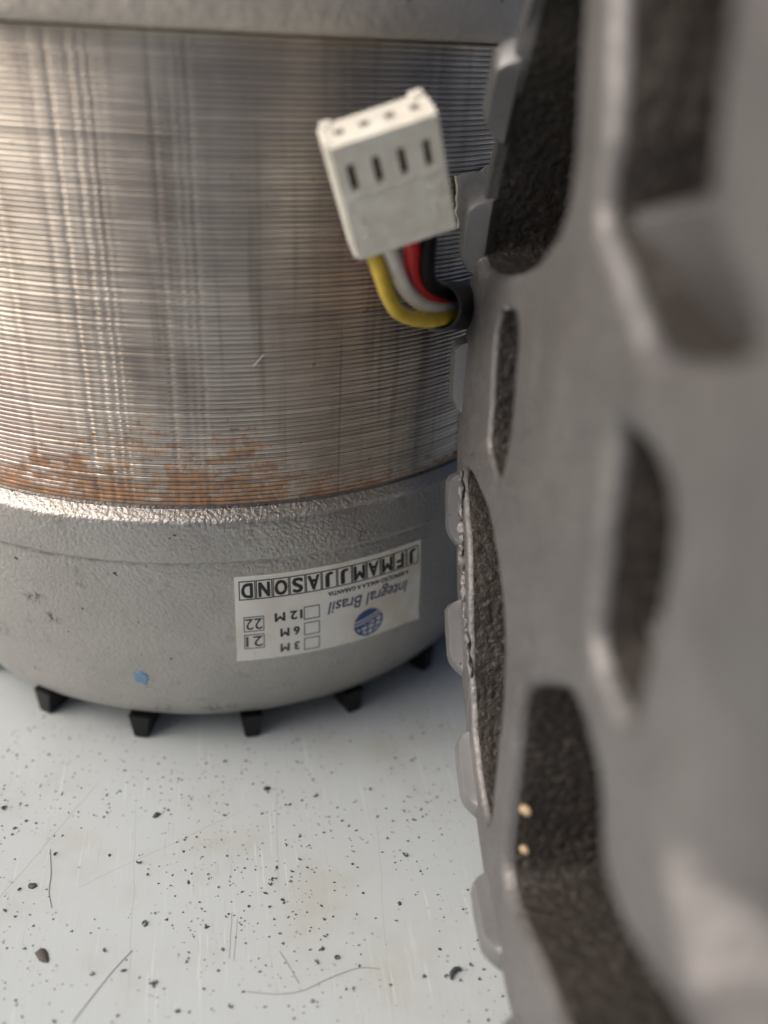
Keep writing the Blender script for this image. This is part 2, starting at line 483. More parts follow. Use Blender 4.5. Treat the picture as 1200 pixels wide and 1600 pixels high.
for i in range(int(H_ST / LAM_T)):
    o = bpy.data.objects.new('lamination', lam_me)
    link(o, motor)
    o.location = (random.gauss(0, 0.012) * MM, random.gauss(0, 0.012) * MM, (BZ + i * LAM_T) * MM)
    o.rotation_euler.z = math.radians(random.gauss(0, 0.05))
    s = 1 + random.gauss(0, 0.0008)
    o.scale = (s, s, 1)

# upper cast end bell
bm = bmesh.new()
TZ = BZ + H_ST
TOP = [(39, 0.15), (47.3, 0.15), (48.1, 0.35), (48.5, 1.0), (48.6, 4), (48.5, 10), (48.2, 18), (47.2, 25), (45, 29), (41, 31.5), (32, 32.5), (12, 33), (12, 38), (5, 38), (0.2, 38)]
prof = []
for (r0, z0), (r1, z1) in zip(TOP, TOP[1:]):
    n = max(1, int(math.hypot(r1 - r0, z1 - z0) / 1.5))
    for k in range(n): prof.append((r0 + (r1 - r0) * k / n, z0 + (z1 - z0) * k / n + TZ))
prof.append((TOP[-1][0], TOP[-1][1] + TZ))
lathe(bm, prof, 256, jitter=lambda a, r, z: 0 if r < 20 else 2.2 * wob(a, r, z))
upper_bell = obj('end_bell', bm, M_TOP, motor, smooth=50)
tag(upper_bell, 'pale rough cast end bell capping the stack')

# black fan under the lower bell
bm = bmesh.new()
lathe(bm, [(10, BZ - 34.45), (34, BZ - 34.45), (34, BZ - 35.3), (10, BZ - 35.3)], 96, close=True)
bmesh.ops.recalc_face_normals(bm, faces=bm.faces)
fan = obj('cooling_fan', bm, M_BLACK, motor)
tag(fan, 'black plastic fan whose blades show below the bell')
bm = bmesh.new()
vs = box(bm, (0, -32.6, 1.85), 3.0, 20.8, 3.7)
for v in vs[:4]: v.co.x *= 0.62
bmesh.ops.bevel(bm, geom=bm.edges[:], offset=0.13, segments=2, affect='EDGES')
blade_me = finish(bm, 'blade', M_BLACK)
for k in range(18):
    o = bpy.data.objects.new('blade', blade_me); link(o, fan)
    o.rotation_euler.z = math.radians(3.0 + 20 * k)

# blue paint dab on the bell
def on_bell(th, z, off=0.0):
    r = bell_r(z) + off
    return Vector((r * math.sin(th), -r * math.cos(th), z + BZ))
bm = bmesh.new()
c0 = (math.radians(-14.2), -24.9)
ringv = []
for k in range(40):
    a = 2 * PI * k / 40
    rr = 1.05 + 0.5 * noise.noise(Vector((math.cos(a) * 1.9, math.sin(a) * 1.9, 3.3))) + 0.22 * noise.noise(Vector((math.cos(a) * 5, math.sin(a) * 5, 1)))
    ringv.append((rr * math.cos(a), 1.15 * rr * math.sin(a)))
cv = bm.verts.new(on_bell(c0[0], c0[1], 0.17))
prev = None; rings = []
for f_, off in ((0.5, 0.165), (0.9, 0.15), (1.0, 0.0)):
    rings.append([bm.verts.new(on_bell(c0[0] + x * f_ / 46.2, c0[1] + y * f_, off)) for x, y in ringv])
for k in range(40):
    j = (k + 1) % 40
    bm.faces.new((cv, rings[0][k], rings[0][j]))
    for A, B in zip(rings, rings[1:]): bm.faces.new((A[k], B[k], B[j], A[j]))
bmesh.ops.recalc_face_normals(bm, faces=bm.faces)
obj('paint_dab', bm, M_PAINT, lower_bell)

# ------------------------------------------------------------------ month sticker
LW, LH = 27.4, 12.1                          # the sticker is stuck on upside down
def lab(u, v, off):
    """u, v in mm of the printed design, read the right way up: u rightwards, v upwards from the lower edge"""
    fu, fv = u / LW, v / LH
    th = math.radians(0.75 + (1 - fu) * (29.1 + 2.3 * fv))
    z = -8.7 - fv * (13.1 + 0.5 * (1 - fu))
    return on_bell(th, z, 0.12 + off)
bm = bmesh.new()
NU, NV = 60, 14
edge = lambda t, s: 0.10 * noise.noise(Vector((t * 2.3, s, 0)))
grid = {}
for lay, off in ((0, 0.0), (1, -0.14)):
    for i in range(NU + 1):
        for j in range(NV + 1):
            u, v = LW * i / NU, LH * j / NV
            if j == NV: v += edge(u, 5)
            if i == NU: u += edge(v * 2, 9) * 1.6
            lift = 0.25 * max(0, (v - 10.6)) * max(0, 1 - u / 2.0) if lay == 0 else 0
            grid[lay, i, j] = bm.verts.new(lab(u, v, off + lift))
for i in range(NU):
    for j in range(NV):
        bm.faces.new([grid[0, a, b] for a, b in ((i, j), (i + 1, j), (i + 1, j + 1), (i, j + 1))])
        bm.faces.new([grid[1, a, b] for a, b in ((i, j), (i, j + 1), (i + 1, j + 1), (i + 1, j))])
rim_ij = [(i, 0) for i in range(NU)] + [(NU, j) for j in range(NV)] + [(i, NV) for i in range(NU, 0, -1)] + [(0, j) for j in range(NV, 0, -1)]
for a, b in zip(rim_ij, rim_ij[1:] + rim_ij[:1]):
    bm.faces.new((grid[0, a[0], a[1]], grid[1, a[0], a[1]], grid[1, b[0], b[1]], grid[0, b[0], b[1]]))
bmesh.ops.recalc_face_normals(bm, faces=bm.faces)
sticker = obj('sticker', bm, M_STICK, motor, smooth=40)
tag(sticker, 'white warranty sticker printed with months, stuck on upside down')

def text_geo(s, size, bold=0.0, shear=0.0, spacing=1.0):
    cu = bpy.data.curves.new('lettering', 'FONT')
    cu.body = s; cu.size = size; cu.offset = bold * size; cu.shear = shear; cu.space_character = spacing
    cu.resolution_u = 4
    o = bpy.data.objects.new('lettering', cu)
    SC.collection.objects.link(o)
    dg = bpy.context.evaluated_depsgraph_get()
    me = bpy.data.meshes.new_from_object(o.evaluated_get(dg))
    vs = [(v.co.x, v.co.y) for v in me.vertices]; fs = [tuple(p.vertices) for p in me.polygons]
    bpy.data.objects.remove(o); bpy.data.curves.remove(cu); bpy.data.meshes.remove(me)
    return vs, fs

def put_text(bm, s, u0, u1, v0, v1, bold=0.0, shear=0.0, spacing=1.0, off=0.02):
    """fit the text's ink box into u0..u1, v0..v1"""
    vs, fs = text_geo(s, 1.0, 0.0, shear, spacing)
    xs = [p[0] for p in vs]; ys = [p[1] for p in vs]
    ax, bx, ay, by = min(xs), max(xs), min(ys), max(ys)
    copies = [(0, 0)] if not bold else [(-1, -.4), (1, .4), (-.4, .8), (.5, -.8), (0, 0)]
    for k, (dx, dy) in enumerate(copies):    # heavier strokes: the same print a hair apart, each a shade higher
        dx *= bold; dy *= bold
        new = [bm.verts.new(lab(u0 + dx + (x - ax) / (bx - ax) * (u1 - u0), v0 + dy + (y - ay) / (by - ay) * (v1 - v0), off + 0.004 * k)) for x, y in vs]
        for f in fs:
            try: bm.faces.new([new[i] for i in f])
            except ValueError: pass

def put_quad(bm, u0, v0, u1, v1, off=0.02):
    n = max(1, int(abs(u1 - u0) / 0.6))
    lo = [bm.verts.new(lab(u0 + (u1 - u0) * k / n, v0, off)) for k in range(n + 1)]
    hi = [bm.verts.new(lab(u0 + (u1 - u0) * k / n, v1, off)) for k in range(n + 1)]
    for k in range(n): bm.faces.new((lo[k], lo[k + 1], hi[k + 1], hi[k]))

def put_frame(bm, u0, v0, u1, v1, t, off=0.02):
    put_quad(bm, u0, v0, u1, v0 + t, off); put_quad(bm, u0, v1 - t, u1, v1, off)
    put_quad(bm, u0, v0 + t, u0 + t, v1 - t, off); put_quad(bm, u1 - t, v0 + t, u1, v1 - t, off)

# months row: a box and a letter for every month
bw = (LW - 0.95) / 12
for k, ch in enumerate('JFMAMJJASOND'):
    u = 0.45 + k * bw
    b2 = bmesh.new(); put_frame(b2, u + 0.03, 0.55, u + bw - 0.03, 3.1, 0.14)
    obj('month_box', b2, M_INK, sticker, smooth=0)
    w = {'J': 0.44, 'F': 0.5, 'M': 0.68, 'A': 0.66, 'S': 0.58, 'O': 0.68, 'N': 0.6, 'D': 0.6}[ch] * bw
    b2 = bmesh.new(); put_text(b2, ch, u + bw / 2 - w / 2, u + bw / 2 + w / 2, 0.92, 2.78, bold=0.11)
    obj('month_letter', b2, M_INK, sticker, smooth=0)
b2 = bmesh.new(); put_text(b2, 'A REMOÇÃO ANULA A GARANTIA', 2.3, 15.0, 3.42, 4.28, bold=0.03)
obj('small_lettering', b2, M_INK, sticker, smooth=0)
b2 = bmesh.new(); put_text(b2, 'Integral Brasil', 2.5, 15.1, 4.45, 6.75, shear=0.22, bold=0.03)
obj('name_lettering', b2, M_NAVY, sticker, smooth=0)
for k, (s, u0, u1) in enumerate((('12 M', 18.7, 22.3), ('6 M', 19.1, 21.6), ('3 M', 19.1, 21.6))):
    v = 5.05 + 2.35 * k
    b2 = bmesh.new(); put_frame(b2, 16.25, v - 0.05, 18.45, v + 1.85, 0.12)
    obj('check_box', b2, M_INK, sticker, smooth=0)
    b2 = bmesh.new(); put_text(b2, s, u0, u1, v + 0.30, v + 1.5, bold=0.07)
    obj('term_lettering', b2, M_INK if k < 2 else M_INKG, sticker, smooth=0)
for k, s in enumerate(('22', '21')):
    v = 5.45 + 2.6 * k
    b2 = bmesh.new(); put_frame(b2, 23.75, v, 26.4, v + 2.2, 0.12)
    obj('year_box', b2, M_INKG, sticker, smooth=0)
    b2 = bmesh.new(); put_text(b2, s, 24.0, 26.15, v + 0.32, v + 1.9, bold=0.03)
    obj('year_lettering', b2, M_INKG, sticker, smooth=0)

# round blue globe mark: disc cut by pale bands and a grid
def globe(bm):
    uc, vc, rad = 8.9, 9.6, 2.15
    import itertools
    def inside(x, y):                        # x, y in -1..1, mark upright
        if x * x + y * y > 1: return False
        # two pale bands sweeping up to the right across the lower half of the upright mark
        q = y + 0.02 - 0.34 * x + 0.10 * x * x
        if abs(q + 0.16) < 0.055 or abs(q + 0.40) < 0.055: return False
        if q > -0.08:                        # gridded part
            if x * x + y * y > 0.86 ** 2: return True
            for c in (-0.52, -0.05, 0.42):
                if abs(x - c * math.sqrt(max(0, 1.2 - y * y)) - 0.1) < 0.065: return True
            for c in (0.18, 0.52):
                if abs(y - c - 0.15 * x) < 0.065: return True
            return q < 0.06
        return True
    N = 110
    vt = {}
    def V(i, j):
        if (i, j) not in vt:
            x, y = -1 + 2 * i / N, -1 + 2 * j / N
            vt[i, j] = bm.verts.new(lab(uc + x * rad * 1.08, vc + y * rad * 0.98, 0.02))
        return vt[i, j]
    for j in range(N):
        i = 0
        while i < N:
            if inside(-1 + 2 * (i + .5) / N, -1 + 2 * (j + .5) / N):
                k = i
                while k < N and k - i < 12 and inside(-1 + 2 * (k + .5) / N, -1 + 2 * (j + .5) / N): k += 1
                bm.faces.new((V(i, j), V(k, j), V(k, j + 1), V(i, j + 1)))
                i = k
            else: i += 1
b2 = bmesh.new(); globe(b2)
obj('globe_emblem', b2, M_BLUE, sticker, smooth=0)

# torn masking tape on the right flank of the stack
bm = bmesh.new()
g = {}
NU, NV = 16, 12
for i in range(NU + 1):
    for j in range(NV + 1):
        u, v = i / NU, j / NV
        th = math.radians(32.0 + 12 * u)
        zt = 34.3 + 0.8 * u + 0.5 * noise.noise(Vector((u * 6, 0, 2)))
        zb = 29.0 + 0.6 * noise.noise(Vector((u * 8, 4, 2)))
        th += math.radians(1.3) * (1 - v) * (1 - u) + math.radians(0.7) * noise.noise(Vector((0, v * 5, 7))) * (1 - u)
        rad = 47.6 - 0.35 * u + 0.3 * noise.noise(Vector((u * 3, v * 3, 1)))
        for lay in (0, 1):
            r = rad - 0.22 * lay
            g[lay, i, j] = bm.verts.new((r * math.sin(th), -r * math.cos(th), BZ + zb + (zt - zb) * v))
for i in range(NU):
    for j in range(NV):
        bm.faces.new([g[0, a, b] for a, b in ((i, j), (i + 1, j), (i + 1, j + 1), (i, j + 1))])
        bm.faces.new([g[1, a, b] for a, b in ((i, j), (i, j + 1), (i + 1, j + 1), (i + 1, j))])
rim_ij = [(i, 0) for i in range(NU)] + [(NU, j) for j in range(NV)] + [(i, NV) for i in range(NU, 0, -1)] + [(0, j) for j in range(NV, 0, -1)]
for a, b in zip(rim_ij, rim_ij[1:] + rim_ij[:1]):
    bm.faces.new((g[0, a[0], a[1]], g[1, a[0], a[1]], g[1, b[0], b[1]], g[0, b[0], b[1]]))
bmesh.ops.recalc_face_normals(bm, faces=bm.faces)
tape = obj('masking_tape', bm, M_TAPE, motor)
tag(tape, 'torn piece of beige crepe tape on the flank of the stack')

# ------------------------------------------------------------------ second motor lying on its side
m2 = thing('electric_motor', 'blurred motor lying on its side close by, ribbed cast end with dark openings facing left', 'motor')
# exact orthonormal frame: x towards the viewer, y up, z out of the end face
KX = 0.10
ex = -(fwd - KX * rt).normalized()
ez = -(rt + KX * fwd).normalized()
ey = -dn
mw = Matrix((ex, ey, ez)).transposed().to_4x4()
mw.translation = Vector((22.87, -88.98, 56.64)) * MM
m2.matrix_world = mw
R2 = 46.35

def chaikin(P, n=2):
    for _ in range(n):
        Q = []
        for a, b in zip(P, P[1:] + P[:1]):
            Q.append((a[0] * .75 + b[0] * .25, a[1] * .75 + b[1] * .25)); Q.append((a[0] * .25 + b[0] * .75, a[1] * .25 + b[1] * .75))
        P = Q
    return P
def resample(P, step):
    out = []
    L = [0]
    for a, b in zip(P, P[1:] + P[:1]): L.append(L[-1] + math.hypot(b[0] - a[0], b[1] - a[1]))
    n = max(12, int(L[-1] / step)); k = 0
    PP = P + P[:1]
    for i in range(n):
        t = L[-1] * i / n
        while L[k + 1] < t: k += 1
        f = (t - L[k]) / max(1e-9, L[k + 1] - L[k])
        out.append((PP[k][0] + (PP[k + 1][0] - PP[k][0]) * f, PP[k][1] + (PP[k + 1][1] - PP[k][1]) * f))
    return out
def area(P): return 0.5 * sum(a[0] * b[1] - b[0] * a[1] for a, b in zip(P, P[1:] + P[:1]))
def offset(P, d):
    """positive d grows a counter-clockwise loop"""
    n = len(P); out = []
    for i in range(n):
        a, b = P[i - 2], P[(i + 2) % n]
        tx, ty = b[0] - a[0], b[1] - a[1]; l = math.hypot(tx, ty) or 1
        out.append((P[i][0] + ty / l * d, P[i][1] - tx / l * d))
    return out
def inpoly(x, y, P):
    c = False
    for (ax, ay), (bx, by) in zip(P, P[1:] + P[:1]):
        if (ay > y) != (by > y) and x < (bx - ax) * (y - ay) / (by - ay) + ax: c = not c
    return c

POCKETS = [
    # long opening under the upper rim
    [(-10.1, 44.0), (-12.5, 43.6), (-14.0, 42.6), (-17.0, 40.6), (-20.8, 39.4), (-25.3, 37.6), (-29.5, 34.8), (-32.2, 32.0), (-34.5, 28.9), (-31.9, 26.3), (-21.5, 23.1), (-13.8, 21.8), (-9.2, 22.1), (-4.7, 22.6), (-2.9, 24.8), (-1.8, 27.9), (-1.1, 31.8), (-0.4, 35.7), (-0.8, 40.2), (-3.0, 43.6)],
    [(5.7, 37.8), (5.9, 32.1), (5.2, 24.9), (3.5, 21.7), (2.9, 20.1), (5.2, 17.3), (8.2, 13.5), (10.5, 10.4), (16.6, 8.9), (21.8, 8.6), (20.2, 11.3), (18.2, 13.8), (17.2, 15.6), (18.0, 19.4), (19.4, 24.4), (19.6, 28.3), (15, 35)],
    [(-25.6, 20.8), (-20.5, 20.0), (-17.2, 18.7), (-17.4, 15.4), (-18.8, 11.1), (-22.5, 5.2), (-25.1, 5.0), (-28.4, 7.6), (-29.5, 9.0), (-28.1, 14.4)],
    [(5.2, 7.4), (8.2, 6.3), (11.3, 4.7), (13.2, 2.7), (13.2, 0.4), (11.8, -2.3), (10.0, -5.6), (8.2, -9.4), (6.7, -10.2), (4.1, -8.8), (1.3, -6.7), (1.7, -4.4), (3.1, 0.1), (4.4, 4.4)],
    [(-43.0, 6.8), (-37.5, 6.5), (-30.1, 3.0), (-25.3, -1.6), (-22.3, -6.6), (-21.3, -10.5), (-22.5, -15.3), (-25.1, -21.8), (-28.1, -28.0), (-30.1, -29.0), (-33.2, -26.1), (-36.5, -20.4), (-37.9, -11.7), (-38.3, -4.9), (-39.7, -0.1)],
    [(-15.3, -12.4), (-8.3, -10.9), (-2.9, -10.3), (0.8, -12.4), (2.9, -15.0), (2.3, -18.8), (5.2, -21.6), (10.5, -22.6), (14.8, -22.9), (19.1, -24.7), (13.7, -31.5), (4.6, -34.5), (-6.2, -34.9), (-13.3, -33.3), (-22.0, -32.2), (-23.3, -29.5), (-20.3, -22.2), (-18.0, -15.4)],
    # openings on the near side, out of the frame
    [(33.0, 20), (27, 16), (26, 8), (29, 2), (35, 4), (38, 10), (37, 16)],
    [(35, -6), (30, -5), (27, -12), (27, -20), (30, -22), (35, -16)],
    [(26, 35), (26, 26), (30, 24), (32, 27), (30, 32)],
]
loops = []
for P in POCKETS:
    P = chaikin(P, 1)
    if area(P) < 0: P = P[::-1]
    P = resample(P, 0.7)
    loops.append(P)
DEPTH = 16.0
RF = 1.2                                     # edge rounding
bm = bmesh.new()
# flat web of the face, dense enough to be uneven
pts, edges, holes_out = [], [], []
def addloop(L):
    s = len(pts)
    pts.extend(L); n = len(L)
    edges.extend((s + i, s + (i + 1) % n) for i in range(n))
    return s
NR = 260
rimL = [((R2 - 0.7) * math.cos(2 * PI * i / NR), (R2 - 0.7) * math.sin(2 * PI * i / NR)) for i in range(NR)]
addloop(rimL)
outer = []
RFS = [1.1, 1.2, 0.5, 1.2, 0.6, 1.1, 1.2, 1.2, 1.2]
for L, RF in zip(loops, RFS):
    o_ = offset(L, RF)
    o_ = [(x, y) if math.hypot(x, y) < R2 - 1.2 else (x * (R2 - 1.2) / math.hypot(x, y), y * (R2 - 1.2) / math.hypot(x, y)) for x, y in o_]
    outer.append(o_); addloop(o_)
nb = len(pts)
gx = -46
while gx < 47:
    gy = -46
    while gy < 47:
        x, y = gx + random.uniform(-.3, .3), gy + random.uniform(-.3, .3)
        if math.hypot(x, y) < R2 - 1.6 and not any(inpoly(x, y, o_) for o_ in outer): pts.append((x, y))
        gy += 0.9
    gx += 0.9
res = delaunay_2d_cdt([Vector(p) for p in pts], edges, [], 0, 1e-5)
vco, _, fcs, vmap = res[0], res[1], res[2], res[3]
def face_z(x, y):
    r = math.hypot(x, y)
    ss = lambda v, lo, hi: (lambda t: t * t * (3 - 2 * t))(min(1.0, max(0.0, (v - lo) / (hi - lo))))
    q = 0.707 * (x - 8) + 0.707 * (y + 13)                               # near-side facet added, tilted down to a rib so this area turns darker
    return -0.34 * max(0.0, -2.0 - y) * ss(x, 11, 18) * ss(q, 0.3, 1.9) + 0.22 * noise.noise(Vector((x * .12, y * .12, 5))) + 0.06 * noise.noise(Vector((x * .5, y * .5, 2)))
fv = [bm.verts.new((v.x, v.y, face_z(v.x, v.y))) for v in vco]
inv = {}
for i, lst in enumerate(vmap):
    for q in lst: inv[q] = fv[i]
for f in fcs:
    cx = sum(vco[i].x for i in f) / 3; cy = sum(vco[i].y for i in f) / 3
    if math.hypot(cx, cy) > R2 - 0.69 or any(inpoly(cx, cy, o_) for o_ in outer): continue
    try: bm.faces.new([fv[i] for i in f])
    except ValueError: pass
# pockets: rounded lip, drafted wall, floor
s = NR
for L, o_, RF in zip(loops, outer, RFS):
    n = len(L)
    cur = [inv.get(s + i) for i in range(n)]
    s += n
    jag = [0.25 * noise.noise(Vector((x * .8, y * .8, 9))) for x, y in L]
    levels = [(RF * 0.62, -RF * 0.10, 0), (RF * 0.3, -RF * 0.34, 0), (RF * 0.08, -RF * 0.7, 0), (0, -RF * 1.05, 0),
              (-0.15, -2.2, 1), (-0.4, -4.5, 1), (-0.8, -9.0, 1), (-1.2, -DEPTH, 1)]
    for d, z, mi in levels:
        ring = []
        O_ = offset(L, d)
        for i, (x, y) in enumerate(O_):
            h = math.hypot(x, y)
            if h > R2 - 1.6: x, y = x * (R2 - 1.6) / h, y * (R2 - 1.6) / h
            k = 0.28 * noise.noise(Vector((x * .9, y * .9, z * .9))) if mi else jag[i] * 0.5
            ring.append(bm.verts.new((x + k, y + k * .6, z + face_z(x, y))))
        for i in range(n):
            j = (i + 1) % n
            if cur[i] is None or cur[j] is None or cur[i] is cur[j]: continue
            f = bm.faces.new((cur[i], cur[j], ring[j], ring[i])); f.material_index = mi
        cur = ring
    cx = sum(v.co.x for v in cur) / n; cy = sum(v.co.y for v in cur) / n
    es = []
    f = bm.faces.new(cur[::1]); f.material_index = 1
    bmesh.ops.triangulate(bm, faces=[f])
# outer edge and barrel
rimv = [inv.get(i) for i in range(NR)]
cur = rimv
for r, z in ((R2 - 0.25, -0.15), (R2, -0.6), (R2 + 0.05, -2.6), (R2 + 0.2, -3.2), (48.2, -4.2), (48.5, -5.0), (48.5, -24), (48.0, -24.6), (46.8, -24.6), (34, -24.6)):
    ring = [bm.verts.new((r * math.cos(2 * PI * i / NR), r * math.sin(2 * PI * i / NR), z + (0.12 * noise.noise(Vector((math.cos(2 * PI * i / NR) * 8, math.sin(2 * PI * i / NR) * 8, r))) if r > 42 else 0))) for i in range(NR)]
    for i in range(NR):
        j = (i + 1) % NR
        bm.faces.new((cur[i], cur[j], ring[j], ring[i]))
    cur = ring
bmesh.ops.recalc_face_normals(bm, faces=bm.faces)
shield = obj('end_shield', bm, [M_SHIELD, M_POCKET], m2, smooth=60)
tag(shield, 'cast end shield with openings between broad ribs')

# sloping webs left standing inside two of the openings
def ramp_web(P, zs, name):
    bm = bmesh.new()
    top = [bm.verts.new((x, y, z)) for (x, y), z in zip(P, zs)]
    bot = [bm.verts.new((x, y, -DEPTH - 0.4)) for x, y in P]
    bm.faces.new(top); bm.faces.new(bot[::-1])
    for i in range(len(P)):
        j = (i + 1) % len(P); bm.faces.new((top[j], top[i], bot[i], bot[j]))
    bmesh.ops.recalc_face_normals(bm, faces=bm.faces)
    es = [e for e in bm.edges if e.verts[0] in top and e.verts[1] in top]
    bmesh.ops.bevel(bm, geom=es, offset=0.8, segments=3, affect='EDGES')
    return obj(name, bm, M_SHIELD, shield, 60)
ramp_web([(2.0, 21.0), (18.0, 17.0), (24.0, 7.2), (9.0, 8.8)], (-1.2, -1.6, -6.5, -6.0), 'web')
ramp_web([(1.0, -4.4), (11.5, -4.0), (9.5, -11.5), (3.0, -11.0)], (-3.2, -2.6, -3.5, -5.0), 'web')

# raised lugs round the rim
bm = bmesh.new()
n = 14
prof = []
for k in range(n + 1):
    t = k / n
    prof.append((t, min(1, min(t * 3.2, (1 - t) * 7.0))))
W = math.radians(11.4)
for s_ in (1,):
    rows = []
    for t, h in prof:
        a = (t - 0.5) * W
        hh = 1.9 * (1 - (1 - h) ** 2) - 0.55
        row = []
        hh += 0.12 * noise.noise(Vector((t * 4.0, 3, 1)))
        for r, zz in ((R2 - 2.2, -0.6), (R2 - 2.05, hh - 0.15), (R2 - 1.7, hh), (R2 + 0.3, hh), (R2 + 0.75, hh - 0.25), (R2 + 0.95, -0.8), (R2 + 1.0, -3.6)):
            row.append(bm.verts.new((-r * math.cos(a), r * math.sin(a), zz)))
        rows.append(row)
    for A, B in zip(rows, rows[1:]):
        for i in range(len(A) - 1): bm.faces.new((A[i], A[i + 1], B[i + 1], B[i]))
        bm.faces.new((A[-1], A[0], B[0], B[-1]))
    bm.faces.new(rows[0]); bm.faces.new(rows[-1][::-1])
bmesh.ops.recalc_face_normals(bm, faces=bm.faces)
lug_me = finish(bm, 'lug', M_LUG, 50)
for k in range(19):
    o = bpy.data.objects.new('lug', lug_me); link(o, m2)
    o.rotation_euler.z = -math.radians(3.5 + 360 / 19 * k + random.uniform(-.7, .7))
    o.scale.z = random.uniform(0.8, 1.25)

# ragged casting flash along the inner edge of the rim
bm = bmesh.new()
path = []
for k in range(160):
    t = k / 159
    a = math.radians(-9 + 32 * t)
    r = 42.6 - 2.9 * t + 0.7 * noise.noise(Vector((t * 14, 0, 3)))
    path.append(Vector((-r * math.cos(a), -r * math.sin(a), 0.15 + 0.25 * noise.noise(Vector((t * 11, 2, 0))))))
tube(bm, path, 0.42, 10, rfun=lambda t: 0.35 + 0.9 * abs(noise.noise(Vector((t * 17, 5, 5)))) + 0.5 * math.sin(PI * t))
for v in bm.verts:
    v.co += Vector((noise.noise(v.co * 1.7), noise.noise(v.co * 1.7 + Vector((9, 0, 0))), noise.noise(v.co * 1.7 + Vector((0, 9, 0))))) * 0.22
obj('casting_flash', bm, M_SHIELD, m2)

# stack and far bell behind the shield
o = None
bm = bmesh.new()
lathe(bm, [(36, 0), (R_ST, 0.05), (R_ST, 46.4), (36, 46.5)], 128)
st2 = bpy.data.objects.new('stator_core', finish(bm, 'stator_core', M_LAM)); link(st2, m2)
st2.rotation_euler = (PI, 0, 0); st2.location.z = -24.7 * MM
bm = bmesh.new()
lathe(bm, [(r, z) for r, z in TOP], 128)
fb = bpy.data.objects.new('end_bell', finish(bm, 'end_bell', M_TOP)); link(fb, m2)
fb.rotation_euler = (PI, 0, 0); fb.location.z = -71.2 * MM
# cast feet that carry the lying motor
for zz in (-9.0, -19.5):
    bm = bmesh.new()
    box(bm, (0, 0, 4.6), 26, 6.5, 9.2, bevel=0.8, taper=1.25)
    ft = bpy.data.objects.new('foot', finish(bm, 'foot', M_SHIELD)); link(ft)
    p = mw @ (Vector((0, 0, zz)) * MM)
    ft.matrix_world = Matrix.Translation(Vector((p.x, p.y, 0))) @ Matrix.Rotation(math.atan2(ez.y, ez.x) + PI / 2, 4, 'Z')
    m_ = ft.matrix_world.copy(); ft.parent = m2; ft.matrix_parent_inverse = mw.inverted(); ft.matrix_world = m_
# bits of grit caught in the lower opening
for (x, y, z, r) in ((-20.8, -24.4, -1.6, 0.5), (-21.6, -28.2, -1.7, 0.4)):
    bm = bmesh.new()
    bmesh.ops.create_icosphere(bm, subdivisions=2, radius=r)
    for v in bm.verts: v.co = v.co * (1 + 0.4 * noise.noise(v.co * 2)); v.co.x *= 1.5
    g_ = obj('grit', bm, M_GRIT, m2, loc=(x, y, z))

# ------------------------------------------------------------------ plug with four wires
wh = thing('wire_connector', 'ivory four-way plug on yellow, white, red and black wires in front of the steel stack', 'connector', (15.58, -57.37, 73.37))
W0 = Vector((15.58, -57.37, 73.37))
ux = Vector((0.95, -0.01, 0.32)).normalized()
uy = Vector((-0.31, -0.31, 0.9)); uy = (uy - ux * uy.dot(ux)).normalized()
uz = ux.cross(uy)                            # out of the front face
AX = (ux, uy, uz)
CW, CH, CD = 9.25, 10.7, 4.4
def C(x, y, z): return ux * x + uy * y + uz * z
def part(name, bm, m, parent, smooth=35): return obj(name, bm, m, parent, smooth)
# housing built as a hollow block: four cavities open at the top, slots in the front
bm = bmesh.new()
xs = [-CW / 2, -CW / 2 + 0.55]
pit = 2.2
xc = [(-1.5 + k) * pit for k in range(4)]
T = 1.35                                     # front wall thickness to the cavities
# front wall as strips round the slots
SLW, SL0, SL1 = 0.72, 1.15, 3.55             # slot half..., lower and upper y from centre
fz1 = 0.0
def B(x0, x1, y0, y1, z0, z1, bev=0.0): box(bm, C((x0 + x1) / 2, (y0 + y1) / 2, (z0 + z1) / 2), x1 - x0, y1 - y0, z1 - z0, AX, bev)
H2 = CH / 2
prevx = -CW / 2
# one solid body with recessed slots: bottom part, top part, posts between the slots
B(-CW / 2, CW / 2, -H2, SL0, -CD, 0)
B(-CW / 2, CW / 2, SL1, H2 - 0.001, -CD, 0)
edges_x = [-CW / 2] + [v for x in xc for v in (x - SLW / 2, x + SLW / 2)] + [CW / 2]
for k in range(0, len(edges_x), 2):
    B(edges_x[k], edges_x[k + 1], SL0, SL1, -CD, 0)
bmesh.ops.remove_doubles(bm, verts=bm.verts, dist=0.002)
# drop inner walls shared between blocks
seen = {}
for f in list(bm.faces):
    key = tuple(sorted((round(f.calc_center_median().x, 3), round(f.calc_center_median().y, 3), round(f.calc_center_median().z, 3)))) 
# side rails and small end bumps
B(-CW / 2 - 0.28, -CW / 2 + 0.4, -H2 - 0.15, H2 + 0.1, -CD + 0.5, -0.75, 0.12)
B(CW / 2 - 0.4, CW / 2 + 0.12, -H2, H2 + 0.05, -CD + 0.5, -0.9, 0.12)
B(-CW / 2 + 0.05, -CW / 2 + 1.1, H2 - 0.3, H2 + 0.22, -CD - 0.35, -CD + 0.9, 0.15)
B(CW / 2 - 1.3, CW / 2 - 0.05, H2 - 0.3, H2 + 0.3, -CD - 0.35, -CD + 0.9, 0.15)
